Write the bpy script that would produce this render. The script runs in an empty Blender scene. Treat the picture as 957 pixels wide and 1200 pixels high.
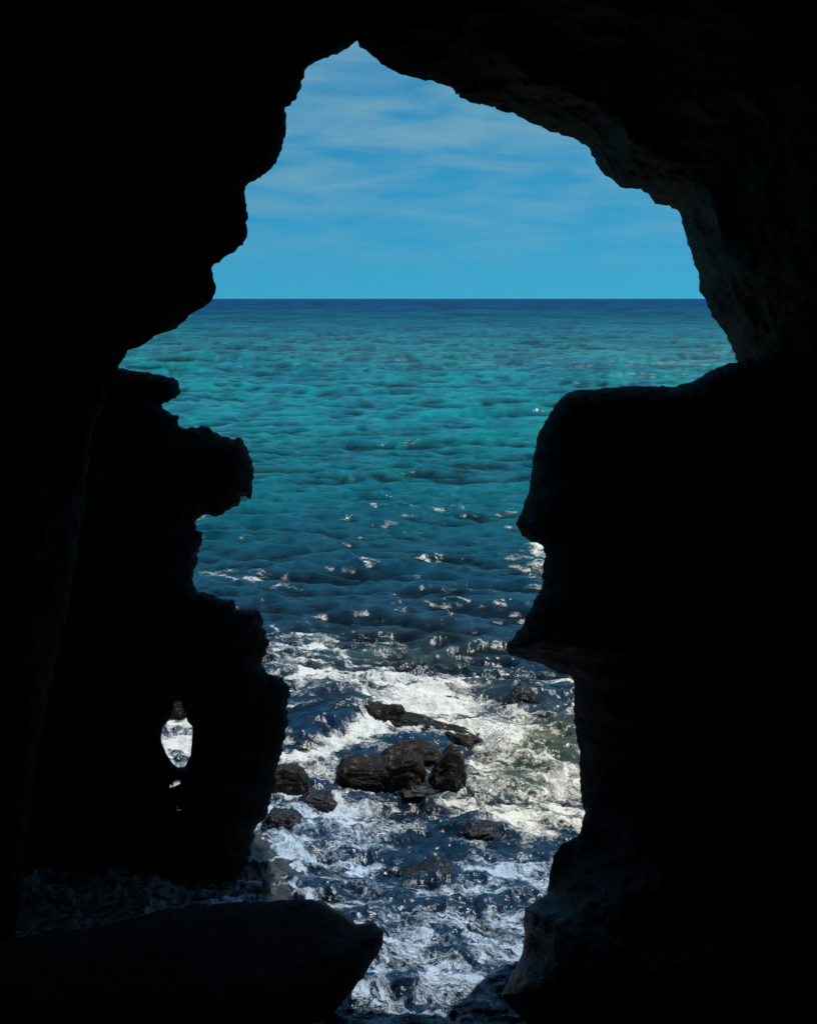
import bpy, math, random
import numpy as np

# ------------------------------------------------------------------ camera, world, sun, exposure
scene = bpy.context.scene
H = 8.0                      # eye height above the sea
F = 1300.0                   # focal length in photo pixels (photo 957 x 1200)
PITCH = math.atan(250.0 / F)
cam_data = bpy.data.cameras.new('camera')
cam = bpy.data.objects.new('camera', cam_data)
scene.collection.objects.link(cam)
cam.location = (0, 0, H)
cam.rotation_euler = (math.pi / 2 - PITCH, 0, 0)
cam_data.sensor_fit = 'VERTICAL'
cam_data.sensor_height = 24.0
cam_data.lens = 24.0 * F / 1200.0
cam_data.clip_start = 0.05
cam_data.clip_end = 90000.0
scene.camera = cam

SUN_EL, SUN_AZ = math.radians(68), math.radians(79)     # azimuth measured from +Y (out to sea) towards +X
world = bpy.data.worlds.new('World')
scene.world = world
world.use_nodes = True
wn, wl = world.node_tree.nodes, world.node_tree.links
wn.clear()
w_out = wn.new('ShaderNodeOutputWorld')
w_bg = wn.new('ShaderNodeBackground')
w_bg.inputs['Strength'].default_value = 0.116
sky = wn.new('ShaderNodeTexSky')
sky.sky_type = 'NISHITA'
sky.sun_disc = False
sky.sun_elevation = SUN_EL
sky.sun_rotation = SUN_AZ
sky.air_density = 1.0
sky.dust_density = 0.6
sky.ozone_density = 3.0
tc = wn.new('ShaderNodeTexCoord')
sep = wn.new('ShaderNodeSeparateXYZ')
wl.new(tc.outputs['Generated'], sep.inputs[0])


def wmath(op, a, b=None, c=None, clamp=False):
    n = wn.new('ShaderNodeMath'); n.operation = op; n.use_clamp = clamp
    for i, v in enumerate((a, b, c)):
        if v is None: continue
        if isinstance(v, (int, float)): n.inputs[i].default_value = v
        else: wl.new(v, n.inputs[i])
    return n.outputs[0]


def wmix(fac, a, b, mode='MIX'):
    n = wn.new('ShaderNodeMix'); n.data_type = 'RGBA'; n.blend_type = mode
    for i, v in ((0, fac), (6, a), (7, b)):
        if isinstance(v, (int, float)): n.inputs[i].default_value = v
        elif isinstance(v, tuple): n.inputs[i].default_value = v
        else: wl.new(v, n.inputs[i])
    return n.outputs[2]


# cloud layer: direction projected on a flat layer high above
zz = wmath('MAXIMUM', sep.outputs['Z'], 0.0)
den = wmath('ADD', zz, 0.26)
comb = wn.new('ShaderNodeCombineXYZ')
wl.new(wmath('DIVIDE', sep.outputs['X'], den), comb.inputs[0])
wl.new(wmath('DIVIDE', sep.outputs['Y'], den), comb.inputs[1])
cn = wn.new('ShaderNodeTexNoise'); cn.inputs['Scale'].default_value = 5.0
cn.inputs['Detail'].default_value = 7; cn.inputs['Roughness'].default_value = 0.50
cn.inputs['Distortion'].default_value = 0.5
cmap = wn.new('ShaderNodeMapping'); cmap.inputs['Location'].default_value = (3.7, 1.9, 0)
cmap.inputs['Scale'].default_value = (0.8, 1.3, 1)
wl.new(comb.outputs[0], cmap.inputs[0]); wl.new(cmap.outputs[0], cn.inputs['Vector'])
cr = wn.new('ShaderNodeValToRGB')
cr.color_ramp.elements[0].position = 0.36; cr.color_ramp.elements[1].position = 0.66
wl.new(cn.outputs['Fac'], cr.inputs[0])
high = wmath('MULTIPLY', wmath('SUBTRACT', zz, 0.01), 8.0, clamp=True)     # cover grows upwards
cover = wmath('MULTIPLY', cr.outputs[0], wmath('MULTIPLY', high, 0.62))
lift = wn.new('ShaderNodeCombineXYZ')
wl.new(sep.outputs['X'], lift.inputs[0]); wl.new(sep.outputs['Y'], lift.inputs[1])
wl.new(wmath('ADD', wmath('MULTIPLY', zz, 0.9), 0.14), lift.inputs[2])
nrm = wn.new('ShaderNodeVectorMath'); nrm.operation = 'NORMALIZE'
wl.new(lift.outputs[0], nrm.inputs[0]); wl.new(nrm.outputs[0], sky.inputs[0])
tint = wmix(1.0, sky.outputs[0], (0.14, 0.74, 0.86, 1), 'MULTIPLY')
overhead = wmath('MULTIPLY', wmath('SUBTRACT', zz, 0.50), 2.5, clamp=True)
tint2 = wmix(overhead, tint, sky.outputs[0])
cover2 = wmath('MAXIMUM', cover, wmath('MULTIPLY', overhead, 0.75))
skyc = wmix(cover2, tint2, wmix(overhead, (2.0, 3.7, 4.4, 1), (1.3, 3.2, 5.2, 1)))
wl.new(skyc, w_bg.inputs['Color'])
wl.new(w_bg.outputs[0], w_out.inputs[0])

sun_data = bpy.data.lights.new('sun', 'SUN')
sun_data.energy = 3.7
sun_data.angle = math.radians(0.5)
sun_data.color = (1.0, 0.95, 0.86)
sun = bpy.data.objects.new('sun', sun_data)
scene.collection.objects.link(sun)
sun.location = (0, 30, 60)
sun.rotation_euler = (math.pi / 2 - SUN_EL, 0, math.pi - SUN_AZ)

vs = scene.view_settings
vs.view_transform = 'Standard'
vs.look = 'None'
vs.gamma = 1.0
vs.use_curve_mapping = False
vs.exposure = 0.0

# ------------------------------------------------------------------ helpers: projection, noise
CP, SP = math.cos(PITCH), math.sin(PITCH)


def ray(px, py):
    px = np.asarray(px, float); py = np.asarray(py, float)
    a = (px - 478.5) / F; b = (600.0 - py) / F
    return a, CP + b * SP, -SP + b * CP


def at_y(px, py, y):
    dx, dy, dz = ray(px, py)
    s = np.asarray(y) / dy
    return dx * s, dy * s, H + dz * s


def on_z(px, py, z=0.0):
    dx, dy, dz = ray(px, py)
    s = (z - H) / dz
    return float(dx * s), float(dy * s)


def to_px(x, y, z):
    d = y * CP - (z - H) * SP
    v = y * SP + (z - H) * CP
    return 478.5 + F * x / d, 600.0 - F * v / d


def hashn(ix, iy, iz, seed):
    h = (ix * 374761393 + iy * 668265263 + iz * 2147483647 + seed * 974634777) & 0xffffffff
    h = ((h ^ (h >> 13)) * 1274126177) & 0xffffffff
    h = ((h ^ (h >> 16)) * 2246822519) & 0xffffffff
    return ((h ^ (h >> 15)) & 0xffffff) / float(0xffffff)


def vnoise(x, y, z, seed=0):
    x = np.asarray(x, float); y = np.asarray(y, float); z = np.asarray(z, float)
    x, y, z = np.broadcast_arrays(x, y, z)
    ix = np.floor(x).astype(np.int64); iy = np.floor(y).astype(np.int64); iz = np.floor(z).astype(np.int64)
    fx, fy, fz = x - ix, y - iy, z - iz
    fx = fx**3 * (fx * (fx * 6 - 15) + 10); fy = fy**3 * (fy * (fy * 6 - 15) + 10); fz = fz**3 * (fz * (fz * 6 - 15) + 10)
    out = 0
    for i in (0, 1):
        wx = fx if i else 1 - fx
        for j in (0, 1):
            wy = fy if j else 1 - fy
            for k in (0, 1):
                wz = fz if k else 1 - fz
                out = out + wx * wy * wz * hashn(ix + i, iy + j, iz + k, seed)
    return out * 2 - 1


def fbm(x, y, z, seed=0, octv=4, gain=0.5, ridged=False):
    a, s, t = 1.0, 0.0, 0.0
    for o in range(octv):
        n = vnoise(x * 2.03**o + 17.3 * o, y * 2.03**o + 5.1 * o, z * 2.03**o + 9.7 * o, seed + o)
        if ridged: n = 1 - 2 * np.abs(n)
        s = s + a * n; t += a; a *= gain
    return s / t


def smooth(a, b, x):
    t = np.clip((x - a) / (b - a), 0, 1)
    return t * t * (3 - 2 * t)


def link(o):
    scene.collection.objects.link(o); return o


def mesh_np(name, V, Q, mat=None, smooth_sh=True):
    """V: (n,3) array, Q: list of face arrays (each (m,k))"""
    me = bpy.data.meshes.new(name)
    Q = [q for q in Q if len(q)]
    loops = np.concatenate([q.ravel() for q in Q]).astype(np.int32)
    tot = np.concatenate([np.full(len(q), q.shape[1], np.int32) for q in Q])
    start = np.concatenate([[0], np.cumsum(tot)[:-1]]).astype(np.int32)
    me.vertices.add(len(V)); me.vertices.foreach_set('co', np.asarray(V, np.float32).ravel())
    me.loops.add(len(loops)); me.loops.foreach_set('vertex_index', loops)
    me.polygons.add(len(tot)); me.polygons.foreach_set('loop_start', start)
    me.update(calc_edges=True)
    me.polygons.foreach_set('use_smooth', np.full(len(tot), smooth_sh, bool))
    me.validate()
    if mat: me.materials.append(mat)
    return link(bpy.data.objects.new(name, me))


def tag(o, label=None, cat=None, group=None, kind=None):
    if label: o['label'] = label
    if cat: o['category'] = cat
    if group: o['group'] = group
    if kind: o['kind'] = kind
    return o


# ------------------------------------------------------------------ materials
class NT:
    def __init__(self, name):
        self.m = bpy.data.materials.new(name); self.m.use_nodes = True
        self.n = self.m.node_tree.nodes; self.l = self.m.node_tree.links
        self.n.clear()
        self.out = self.n.new('ShaderNodeOutputMaterial')

    def node(self, t, ins=None, **kw):
        n = self.n.new(t)
        for k, v in kw.items(): setattr(n, k, v)
        for k, v in (ins or {}).items():
            if isinstance(v, bpy.types.NodeSocket): self.l.new(v, n.inputs[k])
            else: n.inputs[k].default_value = v
        return n

    def math(self, op, a, b=0.0, c=0.0, clamp=False):
        return self.node('ShaderNodeMath', {0: a, 1: b, 2: c}, operation=op, use_clamp=clamp).outputs[0]

    def mix(self, f, a, b, mode='MIX'):
        return self.node('ShaderNodeMix', {0: f, 6: a, 7: b}, data_type='RGBA', blend_type=mode).outputs[2]

    def ramp(self, f, p0, p1):
        return self.node('ShaderNodeMapRange', {0: f, 1: p0, 2: p1, 3: 0.0, 4: 1.0}, interpolation_type='SMOOTHSTEP').outputs[0]

    def noise(self, vec, scale, detail=5, rough=0.55, dist=0.0):
        return self.node('ShaderNodeTexNoise', {'Vector': vec, 'Scale': scale, 'Detail': detail, 'Roughness': rough, 'Distortion': dist}).outputs['Fac']


def rock_mat(name, c0, c1, c2, rough=(0.55, 0.9), bump=0.5, wet=0.0, band=2.4, left_shade=False):
    t = NT(name)
    co = t.node('ShaderNodeTexCoord').outputs['Object']
    st = t.node('ShaderNodeMapping', {'Vector': co, 'Scale': (0.6, 0.6, band)}).outputs[0]
    n1 = t.noise(st, 1.3, 8, 0.6, 0.4)
    n2 = t.noise(co, 7.0, 8, 0.65)
    n3 = t.noise(co, 38.0, 4, 0.6)
    col = t.mix(t.ramp(n1, 0.38, 0.62), c0 + (1,), c1 + (1,))
    col = t.mix(t.ramp(n2, 0.52, 0.72), col, c2 + (1,))
    if left_shade:                               # shade painted into the colour: rock darkens towards the left
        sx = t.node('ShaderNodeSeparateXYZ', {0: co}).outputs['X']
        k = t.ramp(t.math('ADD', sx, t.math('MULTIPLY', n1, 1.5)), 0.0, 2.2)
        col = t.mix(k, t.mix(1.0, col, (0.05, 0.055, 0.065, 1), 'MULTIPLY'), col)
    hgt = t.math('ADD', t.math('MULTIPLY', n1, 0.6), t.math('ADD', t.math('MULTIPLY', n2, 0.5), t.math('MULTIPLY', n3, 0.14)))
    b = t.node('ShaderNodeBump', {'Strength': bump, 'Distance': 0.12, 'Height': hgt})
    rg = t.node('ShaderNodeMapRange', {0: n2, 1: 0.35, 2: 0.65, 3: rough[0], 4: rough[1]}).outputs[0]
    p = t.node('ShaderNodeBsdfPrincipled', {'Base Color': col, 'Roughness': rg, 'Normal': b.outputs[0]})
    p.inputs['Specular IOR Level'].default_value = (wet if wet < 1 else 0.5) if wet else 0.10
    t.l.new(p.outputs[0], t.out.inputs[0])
    return t.m


M_CAVE = rock_mat('cave_sandstone', (0.020, 0.013, 0.008), (0.075, 0.046, 0.024), (0.20, 0.13, 0.06), left_shade=True)
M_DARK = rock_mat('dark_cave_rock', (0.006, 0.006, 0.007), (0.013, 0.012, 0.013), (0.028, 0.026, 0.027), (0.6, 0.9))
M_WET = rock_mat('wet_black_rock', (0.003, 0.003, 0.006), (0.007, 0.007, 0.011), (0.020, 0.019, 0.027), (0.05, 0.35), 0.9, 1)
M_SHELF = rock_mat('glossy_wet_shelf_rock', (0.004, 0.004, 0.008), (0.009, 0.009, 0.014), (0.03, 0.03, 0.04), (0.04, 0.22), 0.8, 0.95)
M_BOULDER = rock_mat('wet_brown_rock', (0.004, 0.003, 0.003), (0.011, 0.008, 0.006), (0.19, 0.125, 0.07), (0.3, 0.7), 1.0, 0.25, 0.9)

# ------------------------------------------------------------------ rock masses whose edge frames the opening


def poly_sd(P, X, Y):
    """signed distance, positive inside the polygon"""
    P = np.asarray(P, float)
    A = P; B = np.roll(P, -1, axis=0)
    x = X.ravel(); y = Y.ravel()
    best = np.full(x.shape, 1e18); inside = np.zeros(x.shape, bool)
    for (ax, ay), (bx, by) in zip(A, B):
        ex, ey = bx - ax, by - ay
        L = ex * ex + ey * ey
        if L == 0: continue
        t = np.clip(((x - ax) * ex + (y - ay) * ey) / L, 0, 1)
        d = (x - ax - t * ex)**2 + (y - ay - t * ey)**2
        best = np.minimum(best, d)
        c = ((ay > y) != (by > y))
        if ey != 0:
            xi = ax + (y - ay) * ex / ey
            inside ^= c & (x < xi)
    return (np.where(inside, 1, -1) * np.sqrt(best)).reshape(X.shape)


def axis(lo, hi, f0, f1, fine, coarse):
    f0 = max(lo, f0); f1 = min(hi, f1)
    a = np.arange(f0, f1 + fine * 0.5, fine)
    left = []; v = f0; s = fine
    while v > lo: s = min(s * 1.25, coarse); v -= s; left.append(v)
    right = []; v = a[-1]; s = fine
    while v < hi: s = min(s * 1.25, coarse); v += s; right.append(v)
    return np.concatenate([left[::-1], a, right])


def rock_mass(name, polys, depth, front, back, mat, seed, fine=3.0, rough_px=2.2, relief=0.35,
              holes=(), strata=0.0, win=(-15, 972, -15, 1215)):
    """polys: outline (photo pixels) of a rock mass standing at world distance depth(px,py).
    front(sd,px,py) / back(...) : how far the two faces bulge towards / away from the viewer, metres"""
    P = np.array(polys, float)
    lo, hi = P.min(0) - 20, P.max(0) + 20
    xs = axis(lo[0], hi[0], win[0], win[1], fine, 30)
    ys = axis(lo[1], hi[1], win[2], win[3], fine, 30)
    X, Y = np.meshgrid(xs, ys)

    def f(X, Y):
        s = poly_sd(P, X, Y)
        n = fbm(X / 26, Y / 26, 0, seed, 4, 0.6)
        n2 = fbm(X / 7, Y / 5, 3, seed + 9, 2, 0.6)
        s = s + rough_px * n + 0.65 * rough_px * n2
        for h in holes: s = np.minimum(s, -poly_sd(h, X, Y) + 0.5 * n2)
        return s
    S = f(X, Y)
    ins = S > 0
    pad = np.pad(ins, 1)
    nb = np.zeros_like(ins)
    for i in (0, 1, 2):
        for j in (0, 1, 2):
            nb |= pad[i:i + ins.shape[0], j:j + ins.shape[1]]
    snap = nb & ~ins
    idx = np.nonzero(snap)
    sx, sy = X[idx], Y[idx]
    for _ in range(4):
        s0 = f(sx, sy); e = 0.8
        gx = (f(sx + e, sy) - f(sx - e, sy)) / (2 * e); gy = (f(sx, sy + e) - f(sx, sy - e)) / (2 * e)
        g2 = np.maximum(gx * gx + gy * gy, 0.25)
        stp = np.clip(-s0 / g2, -6, 6)
        sx = sx + stp * gx; sy = sy + stp * gy
    X = X.copy(); Y = Y.copy()
    X[idx] = sx; Y[idx] = sy
    S = np.where(snap, 0, S)
    use = ins | snap
    cell = use[:-1, :-1] & use[1:, :-1] & use[:-1, 1:] & use[1:, 1:]
    cell &= (ins[:-1, :-1] | ins[1:, :-1] | ins[:-1, 1:] | ins[1:, 1:])
    vused = np.zeros_like(use)
    vused[:-1, :-1] |= cell; vused[1:, :-1] |= cell; vused[:-1, 1:] |= cell; vused[1:, 1:] |= cell
    vi = np.full(use.shape, -1); n = vused.sum(); vi[vused] = np.arange(n)
    px, py, sd = X[vused], Y[vused], np.maximum(S[vused], 0)
    edge = snap[vused]
    D = depth(px, py)
    ramp_ = 1 - np.exp(-sd / 16.0)
    yf = D - front(sd, px, py)
    x0, y0, z0 = at_y(px, py, yf)
    r = fbm(x0 / 1.6, y0 / 1.6, z0 / 1.1, seed + 30, 6, 0.55, True) * relief
    if strata:
        ph = z0 * 2.1 + 0.5 * fbm(x0 / 2, y0 / 2, z0 / 2, seed + 60, 3)
        r = r + strata * (np.abs((ph % 1) - 0.5) * 2 - 0.5)
    yf = np.maximum(yf - ramp_ * r, 0.6)
    xb0, yb0, zb0 = at_y(px, py, D)
    yb = D + back(sd, px, py) + ramp_ * relief * fbm(xb0 / 1.5, 5, zb0 / 1.5, seed + 90, 4)
    VF = np.stack(at_y(px, py, yf), 1)
    bi = np.full(n, -1); keep = ~edge; bi[keep] = n + np.arange(keep.sum()); bi[edge] = np.nonzero(edge)[0]
    VB = np.stack(at_y(px[keep], py[keep], yb[keep]), 1)
    a, b, c, d = vi[:-1, :-1][cell], vi[:-1, 1:][cell], vi[1:, 1:][cell], vi[1:, :-1][cell]
    QF = np.stack([a, d, c, b], 1)
    QB = np.stack([bi[a], bi[b], bi[c], bi[d]], 1)
    dup_ = (QF[:, 0] == QB[:, 0]) & (QF[:, 2] == QB[:, 2]) & (QF[:, 1] == QB[:, 3]) & (QF[:, 3] == QB[:, 1])
    return mesh_np(name, np.concatenate([VF, VB]), [QF, QB[~dup_]], mat)


def bulge(B, L, p=0.75):
    return lambda sd, px, py: B * (1 - np.exp(-(np.maximum(sd, 0) / L)**p))


# upper left wall, arch and right jamb: one continuous rock
arch_inner = [(418, 45), (412, 52), (397, 63), (386, 66), (369, 73), (355, 81), (354, 103), (346, 116), (334, 124), (335, 151),
              (331, 173), (324, 189), (306, 208), (287, 219), (287, 237), (290, 253), (291, 275), (286, 287), (263, 303),
              (249, 316), (252, 327), (251, 340), (246, 352), (238, 360), (220, 372), (206, 384), (187, 393), (170, 403),
              (152, 413), (141, 427), (137, 440), (110, 500), (95, 620), (70, 760), (40, 900), (20, 1100), (0, 1400), (0, 1900)]
arch_right = [(0, 0)]
arch_right = [(1000, 1900), (1000, 1400), (985, 900), (960, 620), (905, 470), (865, 424), (853, 401), (846, 385), (832, 370),
              (828, 358), (820, 342), (818, 325), (811, 303), (805, 280), (800, 258), (794, 244), (767, 238), (760, 228),
              (749, 222), (727, 217), (712, 207), (698, 192), (690, 174), (675, 163), (648, 155), (622, 144), (600, 133),
              (584, 128), (569, 125), (554, 122), (538, 112), (527, 101), (507, 96), (490, 94), (472, 87), (454, 79), (436, 66), (421, 54)]
outer = [(-620, 1900), (-620, -520), (1580, -520), (1580, 1900)]
cave_poly = arch_inner + outer + arch_right


def arch_front(sd, px, py):
    right = smooth(430, 700, px)
    ledge = 1 - np.exp(-(sd / 60.0)**0.8)
    a = 0.08 * (1 - np.exp(-(sd / 12.0)**0.8)) + 0.5 * (1 - np.exp(-sd / 330.0))
    b = 3.1 * (1 - np.exp(-(sd / 210.0)**0.9)) + 0.25 * (1 - np.exp(-sd / 14.0))
    return a * (1 - right) + b * right


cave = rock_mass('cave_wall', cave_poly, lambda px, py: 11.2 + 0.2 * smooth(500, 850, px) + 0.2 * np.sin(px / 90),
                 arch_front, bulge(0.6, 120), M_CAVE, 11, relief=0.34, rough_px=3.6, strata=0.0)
tag(cave, kind='structure')

# right: the jutting ledge that reads as a forehead, nose and chin
ledge_poly = [(866, 422), (846, 428), (826, 438), (809, 447), (792, 452), (759, 453), (726, 453), (701, 456), (672, 459), (657, 464),
              (649, 475), (639, 493), (629, 510), (624, 537), (620, 566), (614, 591), (605, 613), (610, 627), (622, 635), (637, 640),
              (639, 653), (634, 674), (635, 686), (622, 709), (614, 732), (603, 746), (594, 755), (597, 768), (622, 775), (647, 786),
              (671, 795), (672, 815), (673, 842), (677, 871), (680, 904), (680, 938), (685, 955), (690, 980), (700, 1100), (700, 1500),
              (1500, 1500), (1500, 430), (1100, 395), (960, 405), (900, 416)]


def ledge_front(sd, px, py):
    top = 1 - smooth(430, 620, py)
    a = 0.9 * (1 - np.exp(-(sd / 30.0)**0.9))
    b = 0.5 * (1 - np.exp(-(sd / 12.0)**0.9))
    return a * (1 - top) + b * top


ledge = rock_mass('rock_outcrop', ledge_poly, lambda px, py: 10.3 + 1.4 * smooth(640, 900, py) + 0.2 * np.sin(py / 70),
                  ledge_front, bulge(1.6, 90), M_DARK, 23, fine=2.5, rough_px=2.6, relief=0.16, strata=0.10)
tag(ledge, 'black flat-topped rock mass with nose-like and chin-like points, right of the opening', 'rock outcrop')

# right foot: sloping buttress going down into the water
butt_poly = [(690, 940), (684, 956), (678, 979), (657, 990), (650, 1002), (646, 1015), (643, 1030), (640, 1048), (614, 1064), (613, 1078), (615, 1095), (610, 1120),
             (595, 1149), (585, 1168), (600, 1184), (616, 1198), (640, 1240), (660, 1500), (1300, 1500), (1300, 1000), (1000, 930), (820, 900)]
butt = rock_mass('rock_buttress', butt_poly, lambda px, py: 11.3 - 0.5 * smooth(950, 1180, py),
                 lambda sd, px, py: 1.0 * (1 - np.exp(-(sd / 150.0)**0.9)), bulge(1.2, 60), M_WET, 37, rough_px=1.8, relief=0.26)
tag(butt, 'wet dark sloping rock foot entering the water at the lower right, under the chin-like point', 'rock buttress')

# left: ledged pillar with a small window through it, standing farther out
pillar_poly = [(120, 424), (141, 430), (163, 435), (187, 441), (200, 443), (209, 448), (211, 461), (206, 467), (191, 473), (192, 480), (201, 485),
               (208, 490), (207, 501), (217, 503), (237, 501), (253, 505), (267, 510), (283, 514), (289, 523), (293, 536), (299, 551),
               (295, 567), (294, 582), (282, 583), (278, 593), (265, 600), (260, 605), (237, 605), (228, 613), (226, 623), (235, 625), (236, 634),
               (233, 650), (229, 667), (227, 679), (230, 693), (250, 697), (257, 700), (273, 704), (277, 713), (303, 716), (307, 723),
               (310, 737), (312, 757), (309, 780), (315, 791), (331, 793), (338, 802), (339, 813), (335, 830), (337, 850), (334, 865), (331, 883),
               (326, 893), (323, 913), (317, 936), (314, 956), (301, 968), (290, 1010), (270, 1060), (-60, 1100), (-300, 1000), (-300, 500), (0, 420)]
hole = [(189, 864), (191, 852), (196, 846), (202, 838), (205, 822), (212, 821), (217, 836), (220, 846), (226, 851), (225, 865), (224, 884),
        (217, 898), (210, 900), (202, 894), (195, 883), (190, 872)]
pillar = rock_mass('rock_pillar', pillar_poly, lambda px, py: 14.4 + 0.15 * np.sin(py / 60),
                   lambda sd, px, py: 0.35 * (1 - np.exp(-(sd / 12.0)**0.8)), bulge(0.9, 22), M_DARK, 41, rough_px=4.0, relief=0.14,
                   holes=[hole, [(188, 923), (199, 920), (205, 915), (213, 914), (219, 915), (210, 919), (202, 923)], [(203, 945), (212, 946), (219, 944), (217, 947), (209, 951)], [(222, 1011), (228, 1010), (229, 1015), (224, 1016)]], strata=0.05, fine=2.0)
tag(pillar, 'black ledged rock pillar with a small window through its foot, left of the opening', 'rock pillar')

# lower left foreground boulder
fb_poly = [(120, 1085), (180, 1068), (250, 1060), (300, 1056), (340, 1054), (363, 1054), (384, 1058), (404, 1070), (416, 1083), (436, 1081), (448, 1092),
           (450, 1102), (441, 1121), (426, 1146), (405, 1171), (384, 1192), (367, 1200), (340, 1240), (300, 1400), (-200, 1400), (-200, 1120), (0, 1100)]
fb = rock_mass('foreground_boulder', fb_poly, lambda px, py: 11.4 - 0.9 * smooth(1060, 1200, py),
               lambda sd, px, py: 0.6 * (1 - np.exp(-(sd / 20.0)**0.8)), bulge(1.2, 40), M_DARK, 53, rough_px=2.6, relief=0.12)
tag(fb, 'large black boulder in the lower left corner, blunt snout pointing right', 'boulder')

# ------------------------------------------------------------------ cave chamber round the viewer, and an unseen slab over the mouth, added for its shadow
nu, nv = 150, 130
u = np.linspace(0, 2 * np.pi, nu, endpoint=False); v = np.linspace(0, 1, nv)
U, Vv = np.meshgrid(u, v)
Yc = -7.0 + 17.3 * Vv
rad = np.sqrt(np.clip(1 - (1 - np.minimum(Vv * 2.2, 1))**2, 0, 1)) * 0.98 + 0.02
cu, su = np.cos(U), np.sin(U)
e = 0.8
Xc = 7.4 * np.sign(cu) * np.abs(cu)**e * rad
Zc = 6.0 + 7.0 * np.sign(su) * np.abs(su)**e * rad
nn = fbm(Xc / 2, Yc / 2, Zc / 2, 71, 5, 0.55, True) * 0.45
Xc = Xc * (1 + nn / 7); Zc = 6 + (Zc - 6) * (1 + nn / 7)
plat = smooth(3.2, 1.4, Yc) if False else (1 - smooth(1.6, 3.0, Yc))
Zc = np.where(Zc < 6.2, Zc * (1 - plat) + plat * (np.maximum(Zc, 6.2) + 0.15 * fbm(Xc, Yc, 0, 72, 4)), Zc)
V = np.stack([Xc.ravel(), Yc.ravel(), Zc.ravel()], 1)
I = np.arange(nu * nv).reshape(nv, nu); J = np.roll(I, -1, axis=1)
Q = np.stack([I[:-1].ravel(), J[:-1].ravel(), J[1:].ravel(), I[1:].ravel()], 1)
cap = I[0][None, :]
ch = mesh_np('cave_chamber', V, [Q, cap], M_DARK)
ch.modifiers.new('thickness', 'SOLIDIFY').thickness = 0.25
tag(ch, kind='structure')

nx, ny = 130, 60
X, T = np.meshgrid(np.linspace(-16, 16, nx), np.linspace(0, 1, ny))
lip_y = 12.3 + 4.2 * (1 - smooth(4.0, 4.6, X))  # lip runs farther out on the left to shade pillar, shelf and boulder
Yt = 9.5 + (lip_y - 9.5) * T
lipn = 0.35 * fbm(X / 2.5, 0, 0, 81, 4)
Zb = 14.4 + 0.03 * (X**2) * 0 + 0.5 * fbm(X / 2, Yt / 2, 0, 83, 5, 0.55, True) + 1.0 * T**3
Ytl = Yt + lipn * T
Zt = Zb + 5.5 - 2.5 * T**2
V = np.concatenate([np.stack([X.ravel(), Ytl.ravel(), Zb.ravel()], 1), np.stack([X.ravel(), (Ytl - 0.6 * T).ravel(), Zt.ravel()], 1)])
I = np.arange(nx * ny).reshape(ny, nx); o2 = nx * ny
q1 = np.stack([I[:-1, :-1].ravel(), I[1:, :-1].ravel(), I[1:, 1:].ravel(), I[:-1, 1:].ravel()], 1)
q2 = q1[:, ::-1] + o2
rim = np.concatenate([I[0], I[1:, -1], I[-1, ::-1][1:], I[::-1, 0][1:-1]])
r2 = np.roll(rim, -1)
q3 = np.stack([rim, r2, r2 + o2, rim + o2], 1)
ov = mesh_np('added_shade_overhang', V, [q1, q2, q3], M_CAVE)
tag(ov, kind='structure')

# ------------------------------------------------------------------ sea


def ocean_tile(N, L, lmin, lmax, wind, height, seed, spread=4, slope=3.4):
    rng = np.random.default_rng(seed)
    k1 = np.fft.fftfreq(N, d=L / N) * 2 * np.pi
    KX, KY = np.meshgrid(k1, k1)
    K = np.hypot(KX, KY); K[0, 0] = 1e-6
    lam = 2 * np.pi / K
    cosd = (KX * math.cos(wind) + KY * math.sin(wind)) / K
    Pk = K**(-slope) * (0.05 + np.abs(cosd)**spread)
    Pk *= smooth(lmin * 0.7, lmin * 1.3, lam) * (1 - smooth(lmax * 0.8, lmax * 1.3, lam))
    Hk = np.sqrt(Pk) * (rng.normal(size=K.shape) + 1j * rng.normal(size=K.shape))
    h = np.fft.ifft2(Hk).real
    dx = np.fft.ifft2(1j * KX / K * Hk).real; dy = np.fft.ifft2(1j * KY / K * Hk).real
    s = height / h.std()
    return h * s, dx * s, dy * s


def sample(tile, L, x, y):
    N = tile.shape[0]
    fx = (x / L * N) % N; fy = (y / L * N) % N
    ix = np.floor(fx).astype(int) % N; iy = np.floor(fy).astype(int) % N
    ax = fx - np.floor(fx); ay = fy - np.floor(fy)
    jx = (ix + 1) % N; jy = (iy + 1) % N
    return (tile[iy, ix] * (1 - ax) * (1 - ay) + tile[iy, jx] * ax * (1 - ay) + tile[jy, ix] * (1 - ax) * ay + tile[jy, jx] * ax * ay)


rows_px = np.concatenate([np.arange(1330, 1215, -6.0), np.arange(1212, 352.5, -1.15), 350 + 2.3 * 0.78**np.arange(0, 16)])
yr = []
for p in rows_px:
    yr.append(on_z(478.5, p)[1])
yr = np.array(yr)
nc = 760
s = np.linspace(-1, 1, nc)
us = 0.36 * s + 0.34 * s**5
Yg = np.repeat(yr[:, None], nc, 1)
Xg = us[None, :] * (Yg + 5.0)
t1, L1 = ocean_tile(768, 150.0, 3.5, 28.0, math.radians(97), 0.24, 3, 9, 2.7), 150.0
t2, L2 = ocean_tile(768, 31.0, 0.45, 3.8, math.radians(84), 0.080, 5, 4, 2.3), 31.0
t3, L3 = ocean_tile(512, 13.0, 0.16, 1.1, math.radians(80), 0.022, 7, 1, 2.7), 13.0
PX, PY = to_px(Xg, Yg, np.zeros_like(Xg))
near = 1 - smooth(14, 30, Yg)
a1 = 1 - smooth(1500, 5000, Yg); a2 = (1 - smooth(160, 420, Yg)) * (0.35 + 0.65 * smooth(16, 30, Yg)); a3 = 1 - smooth(35, 80, Yg)
a1 = a1 * (0.25 + 0.75 * smooth(14, 32, Yg))
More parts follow.
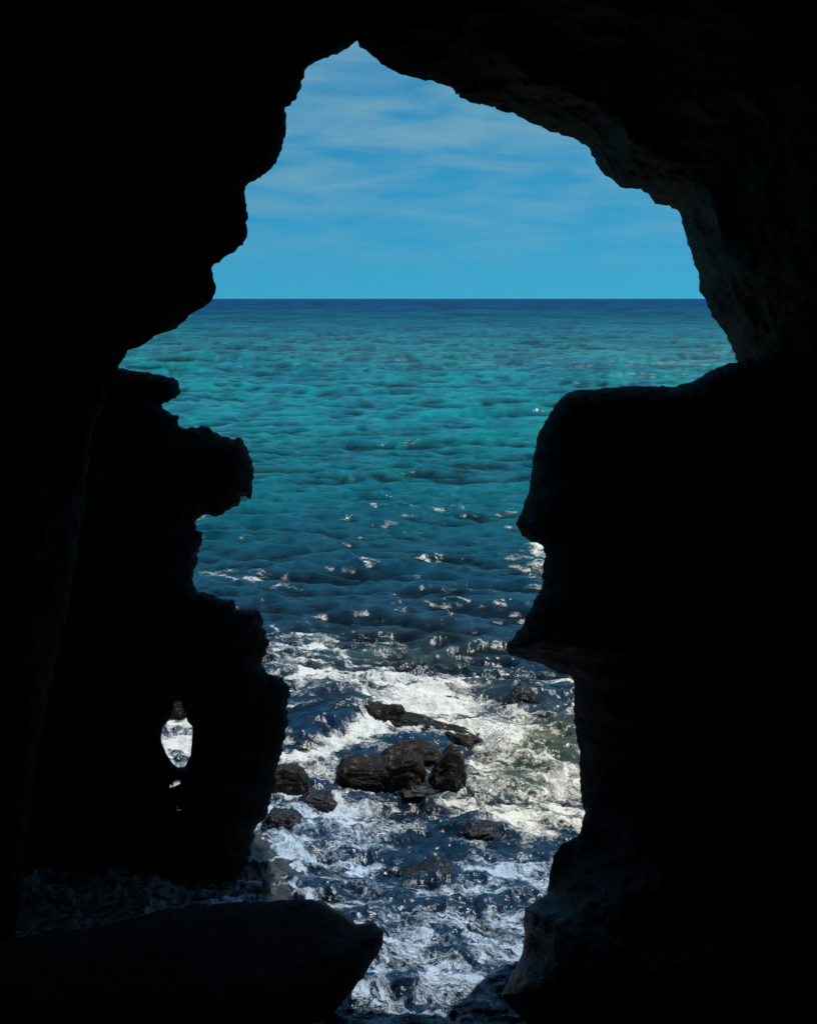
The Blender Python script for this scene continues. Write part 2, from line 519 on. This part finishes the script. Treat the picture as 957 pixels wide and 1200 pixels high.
ZN = np.zeros_like(Xg); Z = np.zeros_like(Xg); DX = np.zeros_like(Xg); DY = np.zeros_like(Xg)
xr = Xg / 1.7
for (t, L, a, chop) in ((t1, L1, a1, 1.0), (t2, L2, a2, 0.55), (t3, L3, a3, 0.4)):
    hh = sample(t[0], L, xr, Yg)
    Z += a * hh
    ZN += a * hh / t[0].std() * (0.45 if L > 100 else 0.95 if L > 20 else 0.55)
    DX += a * sample(t[1], L, xr, Yg) * chop
    DY += a * sample(t[2], L, xr, Yg) * chop


def blob(cx, cy, rx, ry, rot=0.0):
    c, s_ = math.cos(math.radians(rot)), math.sin(math.radians(rot))
    dx, dy = PX - cx, PY - cy
    return np.exp(-(((dx * c + dy * s_) / rx)**2 + ((-dx * s_ + dy * c) / ry)**2))


# foam density, laid out as patches on the water
n_a = fbm(Xg / 2.3, Yg / 3.0, 0, 101, 4)
foam = 0.42 * smooth(685, 800, PY + 22 * n_a) * (1 - 0.10 * smooth(955, 1010, PY))
foam += 0.30 * blob(470, 790, 150, 40) + 0.28 * blob(520, 835, 80, 22) + 0.30 * blob(430, 850, 60, 16, -25)
foam += 0.25 * blob(585, 880, 30, 26) + 0.15 * blob(640, 925, 60, 22) + 0.3 * blob(360, 735, 70, 20) + 0.25 * blob(600, 960, 70, 14)
foam += 0.20 * blob(400, 960, 90, 12) + 0.08 * blob(490, 1120, 120, 40) + 0.10 * blob(600, 1030, 60, 40) + 0.12 * blob(600, 935, 70, 30)
foam += 0.46 * blob(270, 674, 110, 10, 5) + 0.42 * blob(628, 672, 22, 26) + 0.30 * blob(545, 690, 70, 6, 5) + 0.25 * blob(600, 780, 50, 8, 12)
foam += 0.16 * blob(560, 618, 70, 18) + 0.5 * blob(228, 612, 16, 12) + 0.3 * blob(640, 645, 20, 10) + 0.16 * blob(580, 650, 60, 12)

foam -= 0.36 * blob(615, 815, 60, 24) + 0.34 * blob(590, 750, 70, 24) + 0.32 * blob(545, 738, 50, 12)
foam -= 0.25 * blob(605, 915, 38, 14) + 0.18 * blob(500, 985, 60, 14) + 0.2 * blob(500, 1022, 60, 14) + 0.2 * blob(585, 1066, 50, 12)
foam += 0.12 * blob(360, 1000, 50, 50)
foam += 0.32 * blob(207, 876, 26, 34)
foam += 0.10 * n_a * (PY > 690)
crest = np.clip((Z - 0.50) / 0.25, 0, 1.2)
foam += 0.42 * crest * (PY < 720) * (Yg < 60)
foam = np.clip(foam, 0, 1)

# broken water relief in the surf zone
surf = smooth(700, 760, PY)
wx = Xg + 0.35 * fbm(Xg / 1.2, Yg / 1.2, 1, 111, 3); wy = Yg + 0.35 * fbm(Xg / 1.2, Yg / 1.2, 7, 112, 3)
turb = fbm(wx / 1.05, wy / 0.8, 0, 113, 5, 0.55, True)
Z += surf * 0.10 * turb
Z += surf * 0.06 * fbm(wx / 0.3, wy / 0.25, 0, 117, 3, 0.6, True)
# water heaped over sunken ledges and splashing up
nx_, ny_ = 0.507, 0.862                       # image-space normal of the ledge edge, towards the lower right
dl = (PX - 388) * nx_ + (PY - 864) * ny_ + 5 * fbm(Xg / 0.4, Yg / 0.4, 0, 119, 3)
al = (PX - 388) * ny_ - (PY - 864) * nx_
plate = (1 - smooth(-7, 9, dl)) * smooth(-75, -20, dl) * np.exp(-(al / 52.0)**4)
fall = np.exp(-((dl - 1) / 8.0)**2) * np.exp(-(al / 50.0)**4)
Z += 0.24 * plate
foam = np.clip(foam - 0.30 * plate - 0.05 * fall + 0.25 * np.exp(-((dl - 16) / 9.0)**2) * np.exp(-(al / 60.0)**4), 0, 1)
Z += 0.22 * blob(610, 812, 26, 10) + 0.18 * blob(540, 690, 50, 5, 4) + 0.22 * blob(487, 545, 50, 4) * (PY < 560)
Z += 0.22 * blob(586, 884, 16, 8) + 0.16 * blob(560, 970, 30, 8) + 0.2 * blob(520, 740, 60, 7, 8) + 0.22 * blob(330, 760, 40, 8)

# water colour: deep offshore, pale sandy bottom in the middle distance, dark rock bottom near the shore


def lerp(a, b, t): return a[None, None, :] * (1 - t[..., None]) + b[None, None, :] * t[..., None] if a.ndim == 1 else a * (1 - t[..., None]) + b[None, None, :] * t[..., None]


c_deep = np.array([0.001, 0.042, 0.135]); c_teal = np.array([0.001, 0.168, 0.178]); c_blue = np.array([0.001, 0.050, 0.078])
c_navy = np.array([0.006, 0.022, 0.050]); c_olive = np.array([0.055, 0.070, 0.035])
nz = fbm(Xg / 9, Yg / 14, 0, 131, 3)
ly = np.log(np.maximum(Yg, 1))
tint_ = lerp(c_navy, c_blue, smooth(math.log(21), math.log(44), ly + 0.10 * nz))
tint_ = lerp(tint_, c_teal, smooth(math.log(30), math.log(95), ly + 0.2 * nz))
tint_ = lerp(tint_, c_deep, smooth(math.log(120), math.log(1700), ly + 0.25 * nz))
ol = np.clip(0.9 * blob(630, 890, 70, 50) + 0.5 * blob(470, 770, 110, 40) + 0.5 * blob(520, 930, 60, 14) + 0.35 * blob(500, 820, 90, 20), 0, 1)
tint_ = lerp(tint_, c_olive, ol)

# wave light painted into the water colour: crests brightened, troughs darkened
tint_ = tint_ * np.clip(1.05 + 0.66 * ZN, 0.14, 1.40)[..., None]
Vs = np.stack([(Xg + DX).ravel(), (Yg + DY).ravel(), Z.ravel()], 1)
nr = len(yr)
I = np.arange(nr * nc).reshape(nr, nc)
Q = np.stack([I[:-1, :-1].ravel(), I[:-1, 1:].ravel(), I[1:, 1:].ravel(), I[1:, :-1].ravel()], 1)

t = NT('sea_water')
geo = t.node('ShaderNodeNewGeometry')
pos = geo.outputs['Position']
af = t.node('ShaderNodeAttribute', attribute_name='foam_density').outputs['Fac']
at_ = t.node('ShaderNodeAttribute', attribute_name='water_tint').outputs['Color']
sp = t.node('ShaderNodeSeparateXYZ', {0: pos})
dist = sp.outputs['Y']
flat = t.node('ShaderNodeMapping', {'Vector': pos, 'Scale': (1.0, 1.0, 0.4), 'Rotation': (0, 0, 0.35)}).outputs[0]
warp = t.node('ShaderNodeTexNoise', {'Vector': flat, 'Scale': 1.1, 'Detail': 4.0, 'Roughness': 0.55})
wv = t.node('ShaderNodeVectorMath', {0: warp.outputs['Color'], 1: (0.5, 0.5, 0.5)}, operation='SUBTRACT').outputs[0]
wv = t.node('ShaderNodeVectorMath', {0: wv, 'Scale': 1.5}, operation='SCALE').outputs[0]
wp = t.node('ShaderNodeVectorMath', {0: flat, 1: wv}, operation='ADD').outputs[0]
stp = t.node('ShaderNodeMapping', {'Vector': wp, 'Scale': (0.55, 1.45, 1.0)}).outputs[0]
l1 = t.noise(stp, 2.3, 5, 0.6)
l2 = t.noise(stp, 6.5, 4, 0.62)
r1 = t.math('SUBTRACT', 1.0, t.math('MULTIPLY', t.math('ABSOLUTE', t.math('SUBTRACT', l1, 0.5)), 7.0))
r2_ = t.math('SUBTRACT', 1.0, t.math('MULTIPLY', t.math('ABSOLUTE', t.math('SUBTRACT', l2, 0.5)), 6.0))
lace = t.math('MAXIMUM', r1, t.math('MULTIPLY', r2_, 0.85))
bl = t.noise(stp, 1.7, 7, 0.66)
a_sun_tone = t.node('ShaderNodeAttribute', attribute_name='foam_sun_tone').outputs['Fac']
lw = t.node('ShaderNodeMapRange', {0: a_sun_tone, 1: 0.0, 2: 0.6, 3: 0.50, 4: 0.36}).outputs[0]
pat = t.math('ADD', t.math('MULTIPLY', lace, lw), t.math('MULTIPLY', t.math('SUBTRACT', bl, 0.5), 2.4))
fine_n = t.noise(pos, 26.0, 3, 0.6)
pat = t.math('ADD', pat, t.math('MULTIPLY', t.math('SUBTRACT', fine_n, 0.5), 0.4))
fm = t.math('ADD', pat, t.math('MULTIPLY', t.math('SUBTRACT', af, 0.5), 1.5))
foamf = t.math('MULTIPLY', t.ramp(fm, 0.12, 0.46), t.ramp(af, 0.03, 0.16))
# bump for ripples (small near, larger far)
rp1 = t.noise(t.node('ShaderNodeMapping', {'Vector': pos, 'Scale': (1.0, 1.7, 1.0)}).outputs[0], 3.2, 6, 0.6, 0.3)
rp2 = t.noise(t.node('ShaderNodeMapping', {'Vector': pos, 'Scale': (0.12, 0.34, 0.3)}).outputs[0], 1.0, 6, 0.62, 0.4)
bf = t.node('ShaderNodeMapRange', {0: dist, 1: 40.0, 2: 200.0, 3: 0.0, 4: 1.0}).outputs[0]
b1 = t.node('ShaderNodeBump', {'Strength': 0.35, 'Distance': 0.10, 'Height': rp1})
b2 = t.node('ShaderNodeBump', {'Strength': t.math('MULTIPLY', bf, 0.9), 'Distance': 4.5, 'Height': rp2, 'Normal': b1.outputs[0]})
bfm = t.node('ShaderNodeBump', {'Strength': 0.8, 'Distance': 0.10, 'Height': t.math('ADD', t.math('MULTIPLY', foamf, 0.5), t.math('MULTIPLY', bl, 1.4)), 'Normal': b1.outputs[0]})
gust_shade = t.noise(t.node('ShaderNodeMapping', {'Vector': pos, 'Scale': (0.085, 0.022, 0.1)}).outputs[0], 1.0, 6, 0.62, 0.5)
gust_shade2 = t.noise(t.node('ShaderNodeMapping', {'Vector': pos, 'Scale': (0.35, 0.16, 0.1)}).outputs[0], 1.0, 5, 0.65, 0.5)
gm = t.ramp(t.math('ADD', t.math('MULTIPLY', gust_shade, 0.45), t.math('MULTIPLY', gust_shade2, 0.55)), 0.44, 0.57)
bf2 = t.node('ShaderNodeMapRange', {0: dist, 1: 22.0, 2: 70.0, 3: 0.0, 4: 1.0}).outputs[0]
tint_s = t.mix(t.math('MULTIPLY', t.math('MULTIPLY', gm, bf2), 0.7), at_, t.mix(1.0, at_, (0.35, 0.33, 0.55, 1), 'MULTIPLY'))  # dark wave faces and wind patches painted into the water colour
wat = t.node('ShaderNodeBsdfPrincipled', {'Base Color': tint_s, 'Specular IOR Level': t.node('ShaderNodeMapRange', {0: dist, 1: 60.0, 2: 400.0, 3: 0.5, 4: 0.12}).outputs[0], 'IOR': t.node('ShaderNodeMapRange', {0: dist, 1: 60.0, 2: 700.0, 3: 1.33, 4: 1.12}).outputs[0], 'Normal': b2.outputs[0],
             'Roughness': t.node('ShaderNodeMapRange', {0: dist, 1: 20.0, 2: 400.0, 3: 0.15, 4: 0.30}).outputs[0]})
a_sun_tone = t.node('ShaderNodeAttribute', attribute_name='foam_sun_tone').outputs['Fac']
fcol = t.mix(a_sun_tone, (0.44, 0.58, 0.76, 1), (0.78, 0.76, 0.69, 1))  # bluish shade and warm sunlight painted into the foam colour
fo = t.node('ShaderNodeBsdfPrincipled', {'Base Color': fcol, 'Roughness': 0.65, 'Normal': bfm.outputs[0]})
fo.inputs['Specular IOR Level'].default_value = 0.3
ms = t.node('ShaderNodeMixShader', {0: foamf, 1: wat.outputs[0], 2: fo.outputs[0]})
t.l.new(ms.outputs[0], t.out.inputs[0])
M_SEA = t.m
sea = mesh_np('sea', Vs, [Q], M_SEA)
a = sea.data.attributes.new('foam_density', 'FLOAT', 'POINT'); a.data.foreach_set('value', foam.ravel().astype(np.float32))
sun_tone = np.clip(smooth(990, 930, PY) if False else 1 - smooth(925, 1000, PY + 20 * n_a + 0.15 * (478 - PX)), 0, 1) * (0.75 + 0.25 * smooth(420, 620, PX))  # foam tone: warm as if sunlit farther out, blue as if shaded near
a = sea.data.attributes.new('foam_sun_tone', 'FLOAT', 'POINT'); a.data.foreach_set('value', sun_tone.ravel().astype(np.float32))
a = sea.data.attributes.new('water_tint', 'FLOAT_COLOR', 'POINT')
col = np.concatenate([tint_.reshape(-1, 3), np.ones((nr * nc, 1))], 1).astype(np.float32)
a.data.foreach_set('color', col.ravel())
tag(sea, kind='structure')

# ------------------------------------------------------------------ boulders standing in the surf
import bmesh


def sphere_pts(sub):
    bm = bmesh.new(); bmesh.ops.create_icosphere(bm, subdivisions=sub, radius=1)
    V = np.array([v.co[:] for v in bm.verts]); Fc = np.array([[v.index for v in f.verts] for f in bm.faces])
    bm.free(); return V, Fc


SV, SF = sphere_pts(6)


def boulder(name, x0, x1, top, base, seed, label, cat='boulder', group='rocks awash in front of the cave mouth', rot=0.0, depth=0.8,
            mat=None, square=0.55, lean=0.0, rough=0.16, taper=None, half=None, bend=0.0):
    """outline given as photo pixels: left, right, top, waterline"""
    cx = (x0 + x1) / 2
    xw, yw = on_z(cx, base)
    sc = yw / F / math.cos(PITCH) * 1.02
    W = (x1 - x0) * sc / 2
    W = half or W
    dep = W * depth
    cy = yw + dep * (0.55 if half is None else 0.3)
    # height so that the top edge projects to 'top'
    _, _, zt = at_y(cx, top, cy)
    hgt = max(float(zt), 0.08)
    P = SV.copy()
    P = np.sign(P) * np.abs(P)**square
    P = P / np.max(np.abs(P), axis=0)
    n = fbm(SV[:, 0] * 1.3 + seed, SV[:, 1] * 1.3, SV[:, 2] * 1.3, seed, 5, 0.55, True)
    n2 = fbm(SV[:, 0] * 4 + seed, SV[:, 1] * 4, SV[:, 2] * 5, seed + 5, 4, 0.6)
    P = P * (1 + rough * n + 0.05 * n2)[:, None]
    x = P[:, 0] * W; y = P[:, 1] * dep; z = P[:, 2]
    z = np.where(z > 0, z * hgt, z * 0.5)
    if taper is not None:                  # height profile from left to right
        k = np.interp(P[:, 0], np.linspace(-1, 1, len(taper)), taper)
        z = np.where(z > 0, z * k, z)
    z = z + lean * P[:, 0] * hgt
    y = y + bend * np.sin(P[:, 0] * 2.6 + 0.6)
    c, s_ = math.cos(math.radians(rot)), math.sin(math.radians(rot))
    V = np.stack([x * c - y * s_, x * s_ + y * c, z], 1)
    o = mesh_np(name, V, [SF], mat or M_BOULDER)
    o.location = (xw, cy, 0)
    return tag(o, label, cat, group)


boulder('boulder', 394, 470, 889, 930, 201, 'blocky dark boulder with a pale worn top edge, front left of the rock cluster', square=0.55, depth=0.7, rough=0.16)
boulder('boulder', 446, 498, 884, 932, 202, 'dark boulder wedged in the cluster between blocky boulder and flat slab', square=0.6, depth=0.9, taper=[0.8, 1.0, 0.95])
boulder('boulder', 438, 517, 869, 906, 203, 'flat grey-black slab behind the rock cluster, tapering to a point on the left', square=0.6, depth=0.55, taper=[0.35, 0.85, 1.0, 0.8])
boulder('boulder', 500, 546, 881, 934, 204, 'upright rough boulder at the right end of the rock cluster', square=0.7, depth=0.9, taper=[0.6, 0.85, 1.05, 0.95], rough=0.18)
boulder('boulder', 455, 525, 920, 939, 205, 'low glistening rubble rock at the foot of the rock cluster', square=0.8, depth=0.5, rough=0.3, mat=M_WET)
boulder('boulder', 446, 474, 828, 850, 206, 'small knobbly brown rock at the upper left end of the long slanting ridge', square=0.7, rough=0.25)
boulder('rock_ridge', 452, 550, 847, 861, 207, 'long low brown ridge of rock slanting down to the right behind the rock cluster', 'rock ridge', rot=-48, depth=0.21, square=0.8, rough=0.3, half=1.5, bend=0.16, taper=[1.5, 0.9, 1.1, 0.75, 1.0, 1.5, 1.3])
boulder('boulder', 316, 361, 899, 935, 208, 'brown-topped boulder against the foot of the black ledged pillar', square=0.55, taper=[1, 1, 0.85])
boulder('boulder', 350, 395, 930, 950, 209, 'low flattened wet rock just right of the brown-topped boulder by the pillar', square=0.7, rough=0.2, mat=M_WET)
boulder('boulder', 308, 352, 952, 976, 210, 'wet pale-glinting rock at the edge of the wet shelf below the brown-topped boulder', square=0.7, rough=0.25, mat=M_WET)
boulder('boulder', 592, 630, 801, 830, 211, 'dark wave-washed rock under the chin-like point of the outcrop', square=0.8, rough=0.2, mat=M_WET, taper=[0.4, 1, 0.6])
boulder('boulder', 540, 588, 966, 984, 212, 'low dark rock right of centre below the rock cluster', square=0.75, rough=0.25, mat=M_WET)
boulder('boulder', 470, 534, 1012, 1032, 213, 'low dark jagged rock in the middle of the shaded foam', square=0.75, rough=0.3, mat=M_WET, taper=[0.4, 0.6, 1.1, 0.9])
boulder('boulder', 196, 226, 818, 846, 216, 'small yellow-brown rock seen through the top of the pillar window', square=0.7, rough=0.25)

# ------------------------------------------------------------------ wet rock shelf at the foot of the pillar
nx, ny = 300, 220
X, Y = np.meshgrid(np.linspace(-6.2, -0.4, nx), np.linspace(11.0, 17.0, ny))
PXs, PYs = to_px(X, Y, np.zeros_like(X) + 0.2)
edge_x = np.interp(PYs, [900, 940, 980, 1010, 1050, 1100], [300, 340, 350, 365, 395, 420])
ins_ = smooth(60, -40, PXs - edge_x) if False else 1 - smooth(-70, 35, PXs - edge_x)
ws = fbm(X / 0.5, Y / 0.5, 0, 301, 3) * 0.3
zs = -0.28 + ins_ * 0.40 + 0.16 * fbm((X + ws) / 0.75, (Y + ws) / 0.55, 0, 303, 6, 0.55, True) + 0.05 * fbm(X / 0.14, Y / 0.12, 0, 307, 3)
zs += 0.5 * (1 - smooth(150, 260, PXs)) * (1 - smooth(13.4, 13.9, Y)) - 0.35 * (1 - smooth(210, 260, PXs)) * smooth(13.9, 14.3, Y)
# broken into low stepped slabs
st_ = (zs + 0.04 * fbm(X / 0.9, Y / 0.9, 0, 311, 3)) / 0.11
zs = 0.45 * zs + 0.55 * 0.11 * (np.floor(st_) + smooth(0.72, 1.0, st_ - np.floor(st_)))
zs = np.where((X < -6.1) | (X > -0.5) | (Y < 11.1) | (Y > 16.9), -0.8, zs)
V = np.stack([X.ravel(), Y.ravel(), zs.ravel()], 1)
I = np.arange(nx * ny).reshape(ny, nx)
Q = np.stack([I[:-1, :-1].ravel(), I[:-1, 1:].ravel(), I[1:, 1:].ravel(), I[1:, :-1].ravel()], 1)
sh = mesh_np('rock_shelf', V, [Q], M_SHELF)
tag(sh, 'wet black rock shelf with pools between the pillar foot and the foreground boulder', 'rock shelf')

# ------------------------------------------------------------------ spray
t = NT('spray_white')
p = t.node('ShaderNodeBsdfPrincipled', {'Base Color': (0.85, 0.87, 0.88, 1), 'Roughness': 0.5})
t.l.new(p.outputs[0], t.out.inputs[0])
M_SPRAY = t.m
rng = np.random.default_rng(8)
DV, DF = sphere_pts(1)
Vl, Fl, off = [], [], 0
for (cx, cy, n, sx, hz) in ((585, 886, 900, 0.30, 0.55), (560, 838, 260, 0.4, 0.2), (492, 800, 200, 0.6, 0.15), (612, 800, 160, 0.4, 0.15), (392, 905, 120, 0.15, 0.1)):
    xw, yw = on_z(cx, cy)
    for k in range(n):
        a_ = rng.normal(0, 1, 3)
        hh = abs(rng.normal(0, 0.5)) * hz
        wdt = sx * (0.35 + 0.65 * hh / hz)
        r = rng.uniform(0.003, 0.011)
        Vl.append(DV * r * np.array([1, 1, rng.uniform(1, 2)]) + np.array([xw + a_[0] * wdt * 0.6, yw + a_[1] * wdt * 0.5, 0.12 + hh]))
        Fl.append(DF + off); off += len(DV)
spr = mesh_np('sea_spray', np.concatenate(Vl), [np.concatenate(Fl)], M_SPRAY)
tag(spr, 'fine white spray thrown up where waves break on the rocks', 'sea spray', kind='stuff')
